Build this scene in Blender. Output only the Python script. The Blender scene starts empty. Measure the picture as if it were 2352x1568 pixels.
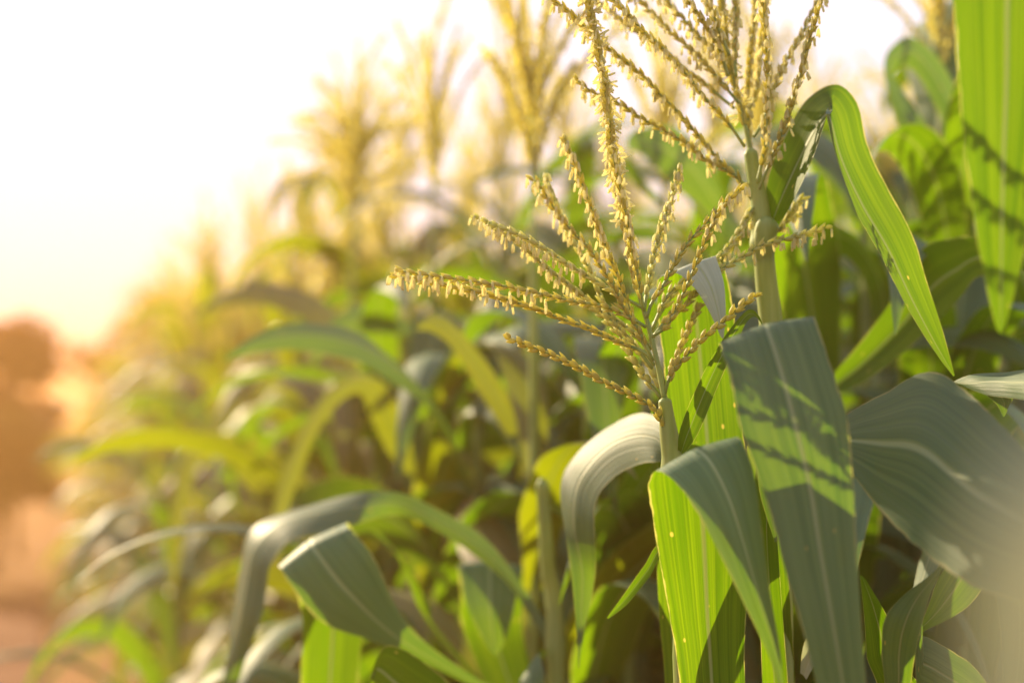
import bpy, math, random
import numpy as np
from mathutils import Vector, Matrix

random.seed(7); RNG = np.random.default_rng(7)
R = math.radians
S = bpy.context.scene
COL = S.collection

# ------------------------------------------------------------------ camera
FOC, SENS = 50.0, 36.0
CAM_H = 1.35
YAW, PITCH = R(17.8), R(3.1)
fwd = Vector((math.sin(YAW)*math.cos(PITCH), math.cos(YAW)*math.cos(PITCH), math.sin(PITCH)))
rgt = Vector((math.cos(YAW), -math.sin(YAW), 0))
upv = rgt.cross(fwd)
CAM = Vector((0, 0, CAM_H))
cd = bpy.data.cameras.new('camera'); co = bpy.data.objects.new('camera', cd); COL.objects.link(co)
co.matrix_world = Matrix.Translation(CAM) @ Matrix((rgt, upv, -fwd)).transposed().to_4x4()
cd.lens = FOC; cd.sensor_width = SENS; cd.clip_start = 0.02; cd.clip_end = 2000
cd.dof.use_dof = True; cd.dof.focus_distance = 1.215; cd.dof.aperture_fstop = 2.0
S.camera = co
KPX = 2352*FOC/SENS
def W(px, py, d):
    """point that lies d metres in front of the camera and shows at (px, py) in a 2352 px wide frame"""
    return CAM + d*(fwd + rgt*((px-1176)/KPX) + upv*((784-py)/KPX))

# ------------------------------------------------------------------ light
SUN_EL, SUN_AZ = R(26), R(-22)          # azimuth from +Y, positive to +X
wd = bpy.data.worlds.new('World'); S.world = wd; wd.use_nodes = True
nt = wd.node_tree; nt.nodes.clear()
sky = nt.nodes.new('ShaderNodeTexSky'); sky.sky_type = 'NISHITA'; sky.sun_disc = False
sky.sun_elevation = SUN_EL; sky.sun_rotation = SUN_AZ
sky.air_density = 1.0; sky.dust_density = 1.5; sky.ozone_density = 1.0
bg = nt.nodes.new('ShaderNodeBackground'); bg.inputs[1].default_value = 0.15
wo = nt.nodes.new('ShaderNodeOutputWorld')
cl = nt.nodes.new('ShaderNodeVectorMath'); cl.operation = 'MINIMUM'; cl.inputs[1].default_value = (2.9, 3.15, 3.9)   # sky brightness capped to cut the glare
nt.links.new(sky.outputs[0], cl.inputs[0]); vl = nt.nodes.new('ShaderNodeMix'); vl.data_type = 'RGBA'; vl.inputs[0].default_value = 0.35; vl.inputs[7].default_value = (2.55, 2.75, 3.35, 1)  # even cool white added to the sky to lift the fill
nt.links.new(cl.outputs[0], vl.inputs[6]); nt.links.new(vl.outputs[2], bg.inputs[0]); nt.links.new(bg.outputs[0], wo.inputs[0])
ld = bpy.data.lights.new('sun', 'SUN'); lo = bpy.data.objects.new('sun', ld); COL.objects.link(lo)
ld.energy = 4.8; ld.angle = R(0.53); ld.color = (1.0, 0.80, 0.50)
sdir = Vector((math.sin(SUN_AZ)*math.cos(SUN_EL), math.cos(SUN_AZ)*math.cos(SUN_EL), math.sin(SUN_EL)))
lo.rotation_euler = sdir.to_track_quat('Z', 'Y').to_euler()
S.view_settings.view_transform = 'Standard'; S.view_settings.look = 'None'
S.view_settings.exposure = 1.28; S.view_settings.gamma = 1.0; S.view_settings.use_curve_mapping = False
S.cycles.max_bounces = 8; S.cycles.diffuse_bounces = 4; S.cycles.transmission_bounces = 4
S.cycles.volume_bounces = 0; S.cycles.transparent_max_bounces = 4
S.cycles.use_denoising = True; S.cycles.sample_clamp_indirect = 6
HAZE_DENSITY = 0.019

# ------------------------------------------------------------------ materials
class NT:
    def __init__(s, name):
        s.m = bpy.data.materials.new(name); s.m.use_nodes = True
        s.t = s.m.node_tree; s.t.nodes.clear()
        s.out = s.n('ShaderNodeOutputMaterial')
    def n(s, typ, **kw):
        x = s.t.nodes.new(typ)
        for k, v in kw.items(): setattr(x, k, v)
        return x
    def l(s, a, b): s.t.links.new(a, b)
    def put(s, sock, v):
        if hasattr(v, 'is_linked') or isinstance(v, bpy.types.NodeSocket): s.l(v, sock)
        else: sock.default_value = v
    def math(s, op, a, b=0.0, c=0.0, clamp=False):
        x = s.n('ShaderNodeMath', operation=op, use_clamp=clamp)
        for i, v in enumerate((a, b, c)): s.put(x.inputs[i], v)
        return x.outputs[0]
    def mix(s, f, a, b):
        x = s.n('ShaderNodeMix', data_type='RGBA')
        s.put(x.inputs[0], f); s.put(x.inputs[6], a); s.put(x.inputs[7], b)
        return x.outputs[2]
    def noise(s, vec, scale, detail=3, rough=0.5):
        x = s.n('ShaderNodeTexNoise'); x.inputs['Scale'].default_value = scale
        x.inputs['Detail'].default_value = detail; x.inputs['Roughness'].default_value = rough
        if vec is not None: s.l(vec, x.inputs['Vector'])
        return x.outputs[0]
    def ramp(s, f, lo, hi):
        x = s.n('ShaderNodeMapRange', clamp=True, interpolation_type='SMOOTHSTEP')
        s.put(x.inputs[0], f); x.inputs[1].default_value = lo; x.inputs[2].default_value = hi
        return x.outputs[0]

def rgba(*c): return (c[0], c[1], c[2], 1)

def leaf_material(name, top1, top2, trans1, trans2, tf=0.45, rough=0.42, under=None):
    """top = waxy greyish upper side (the mesh's back faces), under = fresher green underside"""
    k = NT(name)
    uv = k.n('ShaderNodeUVMap', uv_map='UVMap')
    sep = k.n('ShaderNodeSeparateXYZ'); k.l(uv.outputs[0], sep.inputs[0])
    u, v = sep.outputs[0], sep.outputs[1]
    rnd = k.n('ShaderNodeObjectInfo').outputs['Random']
    off = k.math('MULTIPLY', rnd, 37.0)
    def st(su, sv):       # stretched coordinates along the blade
        c = k.n('ShaderNodeCombineXYZ')
        k.l(k.math('MULTIPLY', u, su), c.inputs[0]); k.l(k.math('MULTIPLY', v, sv), c.inputs[1]); k.l(off, c.inputs[2])
        return c.outputs[0]
    veins = k.noise(st(46, 1.6), 1.0, 2, 0.6)         # fine parallel veins
    broad = k.noise(st(9, 3.0), 1.0, 3, 0.55)         # broad streaks
    blot = k.noise(st(2.5, 14), 1.0, 3, 0.6)          # blotches
    du = k.math('ABSOLUTE', k.math('SUBTRACT', u, 0.5))
    mid = k.math('SUBTRACT', 1.0, k.ramp(k.math('ADD', du, k.math('MULTIPLY', k.math('SUBTRACT', veins, .5), .012)), 0.008, 0.036))
    edge = k.ramp(k.math('ADD', du, k.math('MULTIPLY', k.math('SUBTRACT', k.noise(st(3, 30), 1.0, 3, .6), 5/10), .08)), 0.482, 0.498)
    vor = k.n('ShaderNodeTexVoronoi', feature='F1'); vor.inputs['Scale'].default_value = 1.0
    k.l(st(5.5, 42), vor.inputs['Vector'])
    spot0 = k.math('SUBTRACT', 1.0, k.ramp(vor.outputs['Distance'], 0.07, 0.12))
    sc = k.n('ShaderNodeSeparateColor'); k.l(vor.outputs['Color'], sc.inputs[0])
    spot = k.math('MULTIPLY', spot0, k.math('GREATER_THAN', sc.outputs[0], 0.80))
    vf = k.ramp(veins, 0.35, 0.65)
    f1 = k.math('ADD', k.math('MULTIPLY', k.ramp(broad, 0.3, 0.7), 0.6), k.math('MULTIPLY', vf, 0.4), clamp=True)
    c = k.mix(f1, rgba(*top1), rgba(*top2))
    side = k.n('ShaderNodeNewGeometry').outputs['Backfacing']
    if under: c = k.mix(side, k.mix(f1, rgba(*under[0]), rgba(*under[1])), c)
    c = k.mix(k.math('MULTIPLY', k.ramp(blot, 0.55, 0.8), 0.5), c, rgba(0.16, 0.17, 0.05))
    c = k.mix(k.math('MULTIPLY', mid, 0.75), c, rgba(0.34, 0.40, 0.20))
    c = k.mix(k.math('MULTIPLY', edge, 0.6), c, rgba(0.42, 0.40, 0.16))
    c = k.mix(spot, c, rgba(0.45, 0.38, 0.10))
    hs = k.n('ShaderNodeHueSaturation'); k.l(c, hs.inputs['Color'])
    k.l(k.math('ADD', k.math('MULTIPLY', rnd, 0.03), 0.485), hs.inputs['Hue'])
    k.l(k.math('ADD', k.math('MULTIPLY', rnd, 0.4), 0.8), hs.inputs['Value'])
    tc = k.mix(f1, rgba(*trans1), rgba(*trans2))
    tc = k.mix(k.math('MULTIPLY', k.ramp(k.noise(st(95, 0.7), 1.0, 1, .4), .45, .62), 0.45), tc, rgba(trans1[0]*.5, trans1[1]*.55, trans1[2]*.5))
    tc = k.mix(k.math('MULTIPLY', mid, 0.5), tc, rgba(0.40, 0.46, 0.10))
    tc = k.mix(k.math('MULTIPLY', edge, 0.8), tc, rgba(0.75, 0.66, 0.16))
    tc = k.mix(spot, tc, rgba(0.7, 0.55, 0.08))
    p = k.n('ShaderNodeBsdfPrincipled'); k.l(hs.outputs[0], p.inputs['Base Color'])
    k.l(k.math('ADD', rough, k.math('MULTIPLY', broad, 0.16)), p.inputs['Roughness'])
    k.l(k.math('ADD', 0.25, k.math('MULTIPLY', side, 0.2)), p.inputs['Specular IOR Level'])
    p.inputs['Sheen Weight'].default_value = 0.05
    b = k.n('ShaderNodeBump'); b.inputs['Strength'].default_value = 0.35; b.inputs['Distance'].default_value = 0.0012
    hgt = k.math('ADD', k.math('ADD', veins, k.math('MULTIPLY', broad, 1.2)), k.math('MULTIPLY', mid, 1.6))
    k.l(hgt, b.inputs['Height']); k.l(b.outputs[0], p.inputs['Normal'])
    t = k.n('ShaderNodeBsdfTranslucent'); k.l(tc, t.inputs[0])
    mx = k.n('ShaderNodeMixShader')
    k.l(k.math('MULTIPLY', k.math('SUBTRACT', 1.0, k.math('MULTIPLY', mid, 0.4)), k.math('SUBTRACT', tf+.08, k.math('MULTIPLY', side, .16))), mx.inputs[0])
    k.l(p.outputs[0], mx.inputs[1]); k.l(t.outputs[0], mx.inputs[2]); k.l(mx.outputs[0], k.out.inputs[0])
    return k.m

def plain_material(name, c1, c2, tr=None, tf=0.0, rough=0.55, scale=60, bump=0.0, stretch=(1, 1, 1), spec=0.4, var=0.15):
    k = NT(name)
    tcn = k.n('ShaderNodeTexCoord'); mp = k.n('ShaderNodeMapping'); mp.inputs['Scale'].default_value = stretch
    k.l(tcn.outputs['Object'], mp.inputs[0])
    nz = k.noise(mp.outputs[0], scale, 4, 0.6)
    c = k.mix(k.ramp(nz, 0.3, 0.7), rgba(*c1), rgba(*c2))
    hs = k.n('ShaderNodeHueSaturation'); k.l(c, hs.inputs['Color'])
    rnd = k.n('ShaderNodeObjectInfo').outputs['Random']
    k.l(k.math('ADD', k.math('MULTIPLY', rnd, 2*var), 1-var), hs.inputs['Value'])
    p = k.n('ShaderNodeBsdfPrincipled'); k.l(hs.outputs[0], p.inputs['Base Color'])
    p.inputs['Roughness'].default_value = rough; p.inputs['Specular IOR Level'].default_value = spec
    if bump:
        b = k.n('ShaderNodeBump'); b.inputs['Strength'].default_value = bump; b.inputs['Distance'].default_value = 0.01 if scale < 40 else 0.001
        k.l(nz, b.inputs['Height']); k.l(b.outputs[0], p.inputs['Normal'])
    if tr:
        t = k.n('ShaderNodeBsdfTranslucent'); t.inputs[0].default_value = rgba(*tr)
        mx = k.n('ShaderNodeMixShader'); mx.inputs[0].default_value = tf
        k.l(p.outputs[0], mx.inputs[1]); k.l(t.outputs[0], mx.inputs[2]); k.l(mx.outputs[0], k.out.inputs[0])
    else: k.l(p.outputs[0], k.out.inputs[0])
    return k.m

M = {}
M['leaf'] = leaf_material('corn_leaf', (0.086, 0.152, 0.080), (0.142, 0.222, 0.136), (0.10, 0.24, 0.001), (0.25, 0.40, 0.002), 0.5, 0.44, ((0.07, 0.13, 0.010), (0.12, 0.20, 0.020)))
M['glowleaf'] = leaf_material('glow_tinted_corn_leaf', (0.190, 0.150, 0.060), (0.260, 0.215, 0.110), (0.21, 0.28, 0.001), (0.38, 0.43, 0.003), 0.48, 0.44, ((0.17, 0.115, 0.010), (0.24, 0.17, 0.020)))  # corn leaf with the warm orange flare glow put into its colour
LEAFKIND = ['leaf']
M['dryleaf'] = leaf_material('pale_dry_leaf', (0.30, 0.32, 0.19), (0.40, 0.41, 0.26), (0.38, 0.40, 0.22), (0.44, 0.44, 0.28), 0.35, 0.5)
M['paleleaf'] = leaf_material('pale_leaf_tip', (0.32, 0.38, 0.30), (0.50, 0.55, 0.46), (0.40, 0.44, 0.2), (0.46, 0.5, 0.26), 0.3, 0.5)
M['stalk'] = plain_material('corn_stalk', (0.21, 0.30, 0.075), (0.33, 0.40, 0.14), (0.6, 0.6, 0.12), 0.25, 0.5, 40, 0.15, (3, 3, 0.15))
M['spikelet'] = plain_material('spikelet_husk', (0.42, 0.39, 0.12), (0.62, 0.57, 0.25), (0.90, 0.82, 0.18), 0.6, 0.5, 300, 0.2)
M['greenspike'] = plain_material('green_spikelet_husk', (0.50, 0.49, 0.21), (0.68, 0.66, 0.34), (0.90, 0.88, 0.28), 0.6, 0.5, 300, 0.2)
M['yellowhusk'] = plain_material('bright_yellow_husk', (0.62, 0.52, 0.13), (0.78, 0.68, 0.26), (1.0, 0.88, 0.16), 0.6, 0.5, 300, 0.2)  # brighter, yellower husk for the blurred tassels
M['anther'] = plain_material('anther', (0.82, 0.72, 0.40), (0.88, 0.82, 0.56), (1.0, 0.96, 0.58), 0.7, 0.55, 200)
M['soil'] = plain_material('field_soil', (0.20, 0.10, 0.04), (0.32, 0.17, 0.075), None, 0, 0.95, 3, 0.6, spec=0.1, var=0)  # orange-brown chosen to bounce and carry the warm glow
M['path'] = plain_material('path_soil', (0.09, 0.040, 0.026), (0.22, 0.11, 0.072), None, 0, 0.95, 1.6, 0.5, spec=0.1, var=0)
M['bark'] = plain_material('bark', (0.08, 0.045, 0.03), (0.16, 0.10, 0.06), None, 0, 0.9, 8, 0.5)
M['russet'] = plain_material('russet_leaf', (0.05, 0.012, 0.008), (0.09, 0.024, 0.012), (0.15, 0.03, 0.01), 0.4, 0.5, 2)
M['olive'] = plain_material('olive_leaf', (0.08, 0.07, 0.02), (0.15, 0.12, 0.03), (0.38, 0.24, 0.04), 0.4, 0.5, 2)

# ------------------------------------------------------------------ mesh helpers
class MB:
    def __init__(s): s.v = []; s.f = []; s.uv = []; s.mi = []; s.n = 0
    def add(s, verts, faces, uvs=None, mi=0):
        o = s.n; s.v.append(np.asarray(verts, dtype=float)); s.n += len(verts)
        for f in faces: s.f.append(tuple(i+o for i in f)); s.mi.append(mi)
        s.uv.append(np.asarray(uvs, dtype=float) if uvs is not None else np.zeros((len(verts), 2)))
    def mesh(s, name, mats):
        me = bpy.data.meshes.new(name)
        V = np.concatenate(s.v); me.from_pydata(V.tolist(), [], s.f)
        for m in mats: me.materials.append(m)
        me.polygons.foreach_set('material_index', s.mi)
        me.polygons.foreach_set('use_smooth', [True]*len(s.f))
        UV = np.concatenate(s.uv); ul = me.uv_layers.new(name='UVMap')
        li = np.empty(len(me.loops), dtype=np.int32); me.loops.foreach_get('vertex_index', li)
        ul.data.foreach_set('uv', UV[li].ravel()); me.update()
        return me

def part(name, me, parent, loc=None):
    o = bpy.data.objects.new(name, me); COL.objects.link(o)
    if parent is not None: o.parent = parent
    if loc is not None: o.location = loc
    return o
def thing(name, label, cat, loc=(0, 0, 0), rz=0, group=None):
    o = bpy.data.objects.new(name, None); COL.objects.link(o); o.empty_display_size = 0.05
    o.location = loc; o.rotation_euler = (0, 0, rz); o['label'] = label; o['category'] = cat
    if group: o['group'] = group
    return o
def dup(root, loc, rz, sc, label, group):
    r = root.copy(); COL.objects.link(r); r.location = loc; r.rotation_euler = (0, 0, rz); r.scale = (sc, sc, sc)
    r['label'] = label; r['group'] = group
    for ch in list(root.children):
        c = ch.copy(); COL.objects.link(c); c.parent = r
        for g in ch.children:
            d = g.copy(); COL.objects.link(d); d.parent = c
    return r

def catmull(P, n):
    """n points along a Catmull-Rom curve through the rows of P (centripetal spacing)"""
    P = np.asarray(P, dtype=float)
    if len(P) == 2: return P[0] + (P[1]-P[0])*np.linspace(0, 1, n)[:, None]
    E = np.vstack([2*P[0]-P[1], P, 2*P[-1]-P[-2]])
    m = len(P)-1; out = []
    for q in np.linspace(0, m, n):
        i = min(int(q), m-1); t = q-i
        a, b, c, d = E[i], E[i+1], E[i+2], E[i+3]
        out.append(0.5*((2*b)+(-a+c)*t+(2*a-5*b+4*c-d)*t*t+(-a+3*b-3*c+d)*t**3))
    return np.array(out)
def norm(a): return a/np.maximum(np.linalg.norm(a, axis=-1, keepdims=True), 1e-9)

def ribbon(L, Rr, vee=0.10, ruffle=0.0, m=8, seed=0, thick=0.0):
    """leaf blade between two edge curves; vee = depth of the channel as a share of the width"""
    L = np.asarray(L); Rr = np.asarray(Rr); n = len(L)
    C = (L+Rr)/2; A = Rr-L; w = np.linalg.norm(A, axis=1)
    T = norm(np.gradient(C, axis=0)); N = norm(np.cross(A, T))
    for i in range(1, n):
        if np.dot(N[i], N[i-1]) < -0.3: N[i] = -N[i]
    s = np.concatenate([[0], np.cumsum(np.linalg.norm(np.diff(C, axis=0), axis=1))])
    rg = np.random.default_rng(seed); ph = rg.uniform(0, 6.28, 4)
    t = np.linspace(0, 1, m+1); x = 2*t-1
    prof = -(1-np.abs(x)**1.35)
    V = np.empty((n, m+1, 3)); UV = np.empty((n, m+1, 2))
    for j in range(m+1):
        o = prof[j]*vee*w
        rf = ruffle*np.abs(x[j])**2*np.sin(s*(55 if x[j] < 0 else 47)+ph[0 if x[j] < 0 else 1])*w
        rf += ruffle*0.5*x[j]*np.sin(s*23+ph[2])*w
        ins = np.abs(np.convolve(rg.normal(0, 1, n+4), [.25, .25, .25, .25, .25], 'valid'))*.012*(1 if j == 0 else -1 if j == m else 0)
        V[:, j] = L+A*(t[j]+ins)[:, None]+N*(o+rf)[:, None]
        UV[:, j, 0] = t[j]; UV[:, j, 1] = s
    F = [(i*(m+1)+j, i*(m+1)+j+1, (i+1)*(m+1)+j+1, (i+1)*(m+1)+j) for i in range(n-1) for j in range(m)]
    return V.reshape(-1, 3), F, UV.reshape(-1, 2)

def tube(path, rad, sides=10, cap=True):
    P = np.asarray(path, dtype=float); n = len(P); T = norm(np.gradient(P, axis=0))
    ref = np.array([0.31, 0.9, 0.13]); X = norm(np.cross(T, ref)); Y = np.cross(T, X)
    rad = np.broadcast_to(np.asarray(rad, dtype=float), (n,))
    a = np.linspace(0, 2*math.pi, sides, endpoint=False)
    V = P[:, None]+rad[:, None, None]*(np.cos(a)[None, :, None]*X[:, None]+np.sin(a)[None, :, None]*Y[:, None])
    V = V.reshape(-1, 3)
    F = [(i*sides+j, i*sides+(j+1) % sides, (i+1)*sides+(j+1) % sides, (i+1)*sides+j) for i in range(n-1) for j in range(sides)]
    if cap: F += [tuple(range(sides))[::-1], tuple((n-1)*sides+j for j in range(sides))]
    return V, F

# ------------------------------------------------------------------ tassel pieces
def spindle(p, d, ln, r, sides=6, rings=5, side=None):
    """pointed husk-shaped body from p along d, flattened a little"""
    d = d/np.linalg.norm(d); ref = np.array([0.2, 0.3, 0.93]) if side is None else side
    x = np.cross(d, ref); x /= max(np.linalg.norm(x), 1e-6); y = np.cross(d, x)
    V = [p]; a = np.linspace(0, 2*math.pi, sides, endpoint=False)
    for k in range(1, rings):
        t = k/rings; rr = r*math.sin(math.pi*t**0.8)**0.8
        c = p+d*ln*t+y*(0.10*ln*math.sin(math.pi*t)*0.5)
        V += [c+rr*(math.cos(q)*x+0.68*math.sin(q)*y) for q in a]
    V.append(p+d*ln)
    F = [(0, 1+(j+1) % sides, 1+j) for j in range(sides)]
    for k in range(rings-2):
        b = 1+k*sides; F += [(b+j, b+(j+1) % sides, b+sides+(j+1) % sides, b+sides+j) for j in range(sides)]
    b = 1+(rings-2)*sides; e = len(V)-1
    F += [(b+j, b+(j+1) % sides, e) for j in range(sides)]
    return np.array(V), F
def anther(p, d, ln, r, sides=5):
    """little blunt pod"""
    d = d/np.linalg.norm(d); x = np.cross(d, [0.3, 0.5, 0.81]); x /= np.linalg.norm(x); y = np.cross(d, x)
    a = np.linspace(0, 2*math.pi, sides, endpoint=False); V = []
    for t, k in ((0, 0.35), (0.12, 0.95), (0.55, 1.0), (0.92, 0.9), (1.0, 0.4)):
        V += [p+d*ln*t+r*k*(math.cos(q)*x+0.7*math.sin(q)*y) for q in a]
    F = [(i*sides+j, i*sides+(j+1) % sides, (i+1)*sides+(j+1) % sides, (i+1)*sides+j) for i in range(4) for j in range(sides)]
    F += [tuple(range(sides))[::-1], tuple(4*sides+j for j in range(sides))]
    return np.array(V), F

def resample(P, step):
    P = np.asarray(P); s = np.concatenate([[0], np.cumsum(np.linalg.norm(np.diff(P, axis=0), axis=1))])
    q = np.arange(0, s[-1], step); return np.stack([np.interp(q, s, P[:, i]) for i in range(3)], 1), q/s[-1]

def spike_mesh(name, P, bare=0.08, flower=(0.3, 1.0), fp=0.5, spike=False, hi=True, rg=RNG, mats=None, ln=0.0108, r=0.0020, thin=1.1):
    """one tassel branch: thin axis, paired spikelets along it, dangling anthers over the flowering stretch"""
    mb = MB(); P = np.asarray(P)
    Q, q = resample(P, 0.0052 if hi else 0.0065)
    if len(Q) < 4: Q = catmull(P, 6); q = np.linspace(0, 1, 6)
    ar = (0.0017 if spike else 0.0011)*thin
    mb.add(*tube(Q, ar*(1.25-0.75*q), 6 if hi else 4), mi=2)
    T = norm(np.gradient(Q, axis=0)); ref = norm(np.cross(T, np.array([0.2, -0.4, 0.9]))); oth = np.cross(T, ref)
    a0 = rg.uniform(0, 6.28); down = np.array([0, 0, -1.0])
    sd, rn = (6, 5) if hi else (4, 3)
    for i in range(len(Q)):
        if q[i] < bare: continue
        k = (3 if spike else 2)
        for e in range(k):
            if spike: az = a0+i*2.4+e*2.09
            else: az = 0.4*math.sin(a0)+0.8+(math.pi if i % 2 else 0)+(e-0.5)*1.15+rg.normal(0, 0.18)
            rad = math.cos(az)*ref[i]+math.sin(az)*oth[i]
            tilt = rg.uniform(0.20, 0.46)
            d = T[i]*math.cos(tilt)+rad*math.sin(tilt)
            p = Q[i]+rad*ar*0.7
            L = ln*rg.uniform(0.82, 1.1)*(1-0.25*max(0, q[i]-0.85)/0.15)
            if hi: mb.add(*spindle(p, d, L, r*rg.uniform(0.85, 1.15), sd, rn, rad))
            else:      # papery opened husk, folded along its keel
                x = np.cross(d, rad); x /= max(np.linalg.norm(x), 1e-6); wv = r*rg.uniform(.9, 1.4)
                mb.add([p, p+d*L*.45+x*wv, p+d*L, p+d*L*.45-x*wv, p+d*L*.4+rad*wv*.6], [(0, 1, 4), (1, 2, 4), (2, 3, 4), (3, 0, 4)])
            if flower[0] <= q[i] <= flower[1] and rg.random() < fp:
                tip = p+d*L*0.85
                for _ in range(rg.integers(2, 5) if spike else rg.integers(1, 4)):
                    if spike: dd = down*0.35+rad*rg.uniform(0.3, 1.1)+T[i]*rg.uniform(-0.7, 0.6)+rg.normal(0, 0.35, 3)
                    else: dd = down*1.5+rg.normal(0, 0.22, 3)+rad*0.15
                    dd /= np.linalg.norm(dd)
                    fl = rg.uniform(0.0005, 0.003)*(0.5 if spike else 1)
                    b0 = tip+rg.normal(0, 0.0006, 3)
                    if hi: mb.add(*tube([b0, b0+dd*fl*0.5, b0+dd*fl], 0.00014, 3, False), mi=1)
                    mb.add(*anther(b0+dd*fl, dd, rg.uniform(0.0064, 0.0086), 0.00115, 5 if hi else 3), mi=1)
    return mb.mesh(name, (mats or [M['spikelet' if hi else 'yellowhusk'], M['anther']])+[M['stalk']])

# ------------------------------------------------------------------ leaves and stalks
def edge_leaf(parent, st, base=None, n=60, vee=0.10, ruffle=0.012, seed=0, mat=None, m=10, name='leaf', swap=False):
    """st rows: (ax, ay, ad, bx, by, bd): two points of the opposite blade edges, ad/bd metres from the camera.
    base: world point on the stalk where the blade springs from"""
    A = [W(s[0], s[1], s[2]) for s in st]; B = [W(s[3], s[4], s[5]) for s in st]
    if base is not None:
        b = Vector(base); d0 = (B[0]-A[0]).normalized()*0.014
        A.insert(0, b-d0); B.insert(0, b+d0)
    if swap: A, B = B, A  # shows the other side to the camera
    o = parent.location
    a = catmull([list(p-o) for p in A], n); b = catmull([list(p-o) for p in B], n)
    mb = MB(); mb.add(*ribbon(a, b, vee, ruffle*2.0, m, seed))
    return part(name, mb.mesh(name, [M[mat or LEAFKIND[0]]]), parent)

def stalk_mesh(path, r0, r1, nodes=(), sides=12, n=80):
    P = catmull(path, n); t = np.linspace(0, 1, n); rad = r0+(r1-r0)*t; rad = rad*np.minimum(1, .35+.65*(1-t)*n/2.5)
    z = P[:, 2]
    for zn in nodes: rad = rad*(1+0.30*np.exp(-((z-zn)/0.008)**2)+0.12*np.exp(-((z-zn-0.02)/0.02)**2))
    mb = MB(); mb.add(*tube(P, rad, sides)); return mb.mesh('stalk', [M['stalk']])

def arc_leaf_mesh(rg, length, width, elev, droop, twist, mat='leaf', vee=0.12, ruffle=0.03, n=34, m=6, bend=None):
    """blade leaving the stalk along +X, rising at elev then arching over"""
    s = np.linspace(0, 1, n); ds = length/(n-1)
    ang = elev-droop*s**1.6
    if bend: ang = ang-bend[1]/(1+np.exp(-(s-bend[0])*45))
    side = np.cumsum(np.sin(s*3+rg.uniform(0, 6))*0.06*ds*3)
    x = np.cumsum(np.cos(ang))*ds; z = np.cumsum(np.sin(ang))*ds
    P = np.stack([x, side, z], 1)
    w = width*np.clip((0.45+1.9*s)*(s < 0.29)+(1.0)*(s >= 0.29), 0, 1)*(1-np.clip((s-0.35)/0.65, 0, 1)**2.1)+0.0015
    T = norm(np.gradient(P, axis=0)); Y = np.array([0, 1.0, 0]); X = norm(np.cross(np.cross(T, Y), T))
    N = np.cross(T, X); tw = twist*s**1.3
    A = X*np.cos(tw)[:, None]+N*np.sin(tw)[:, None]
    mb = MB(); mb.add(*ribbon(P-A*w[:, None]/2, P+A*w[:, None]/2, vee, ruffle, m, int(rg.integers(1e6))))
    return mb.mesh('leaf', [M[mat]])

def tassel_paths(rg, nb, ln=0.30, spread=0.6):
    """axis and branch curves in tassel space, +Z up"""
    out = []; h = 0.13
    ax = catmull([[0, 0, 0], [rg.normal(0, .006), rg.normal(0, .006), h], [rg.normal(0, .02), rg.normal(0, .02), h+ln*0.6], [rg.normal(0, .045), rg.normal(0, .045), h+ln*1.1]], 24)
    for k in range(nb):
        z = 0.03+h*k/nb; az = k*2.4+rg.normal(0, .3); sp = spread*rg.uniform(0.45, 1.35)*(1-0.35*k/nb); l = ln*rg.uniform(0.65, 1.0)
        d = np.array([math.cos(az), math.sin(az)]); pts = [[0, 0, z]]
        for t in (0.25, 0.5, 0.75, 1.0):
            e = sp*(0.55+0.6*t)+0.25*max(0, sp-.55)*t*t
            pts.append([d[0]*l*t*math.sin(e), d[1]*l*t*math.sin(e), z+l*t*math.cos(e)-0.04*t*t*sp])
        out.append(catmull(pts, 16))
    return ax, out

def generic_plant(label, seed, H, nl=11, nb=13, hi=False, group=None, loc=(0, 0, 0), rz=0.0, tassel=True, sub=True, low=0.25, spread=0.55, plane=None, gap=.10):
    rg = np.random.default_rng(seed)
    t = thing('corn_plant', label, 'corn plant', loc, rz, group)
    lean = rg.normal(0, 0.035, 2)
    path = [[0, 0, 0], [lean[0]*0.3, lean[1]*0.3, H*0.4], [lean[0], lean[1], H]]
    P = catmull(path, 60)
    zs = low+(H-gap-low)*np.linspace(0, 1, nl)**.85
    part('stalk', stalk_mesh(path, 0.013, 0.0055, zs, 8, 60), t)
    az0 = rg.uniform(0, 6.28) if plane is None else plane
    for k, z in enumerate(zs):
        f = k/(nl-1)
        le = rg.uniform(0.55, 0.85)*(0.75+0.5*math.sin(math.pi*min(1, f*0.8+0.2)))*(1-0.18*f)
        q = rg.random(); lm = LEAFKIND[0]
        if lm == 'glowleaf' and q > .72: lm = 'dryleaf' if q > .93 else 'leaf'
        me = arc_leaf_mesh(rg, le, rg.uniform(0.074, 0.108)*(1-0.25*f*f), R(rg.uniform(58, 84)), R(rg.uniform(95, 160)), rg.normal(0, 0.9), lm, bend=(rg.uniform(.3, .6), R(rg.uniform(20, 80))) if rg.random() < .4 else None)
        p = P[int(np.clip(z/H, 0, 1)*59)]
        o = part('leaf', me, t, p); o.rotation_euler = (0, 0, az0+(math.pi if k % 2 else 0)+rg.normal(0, 0.38))
    if tassel:
        ax, br = tassel_paths(rg, nb, rg.uniform(0.21, 0.29), spread)
        if sub:
            ta = part('tassel', spike_mesh('tassel', ax, bare=0.28, flower=(.35, 1), fp=.45, spike=True, hi=hi, rg=rg, r=.0028), t, P[-1])
            for b in br: part('tassel_branch', spike_mesh('tassel_branch', b, bare=.1, flower=(.15, 1), fp=.4, hi=hi, rg=rg, r=0.0031, ln=.0125), ta)
        else:
            mb = MB(); mb.add(*tube(ax, 0.004, 5))
            for b in br: mb.add(*tube(b, np.linspace(.002, .0035, len(b)), 4))
            part('tassel', mb.mesh('tassel', [M['spikelet']]), t, P[-1])
    return t

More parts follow.
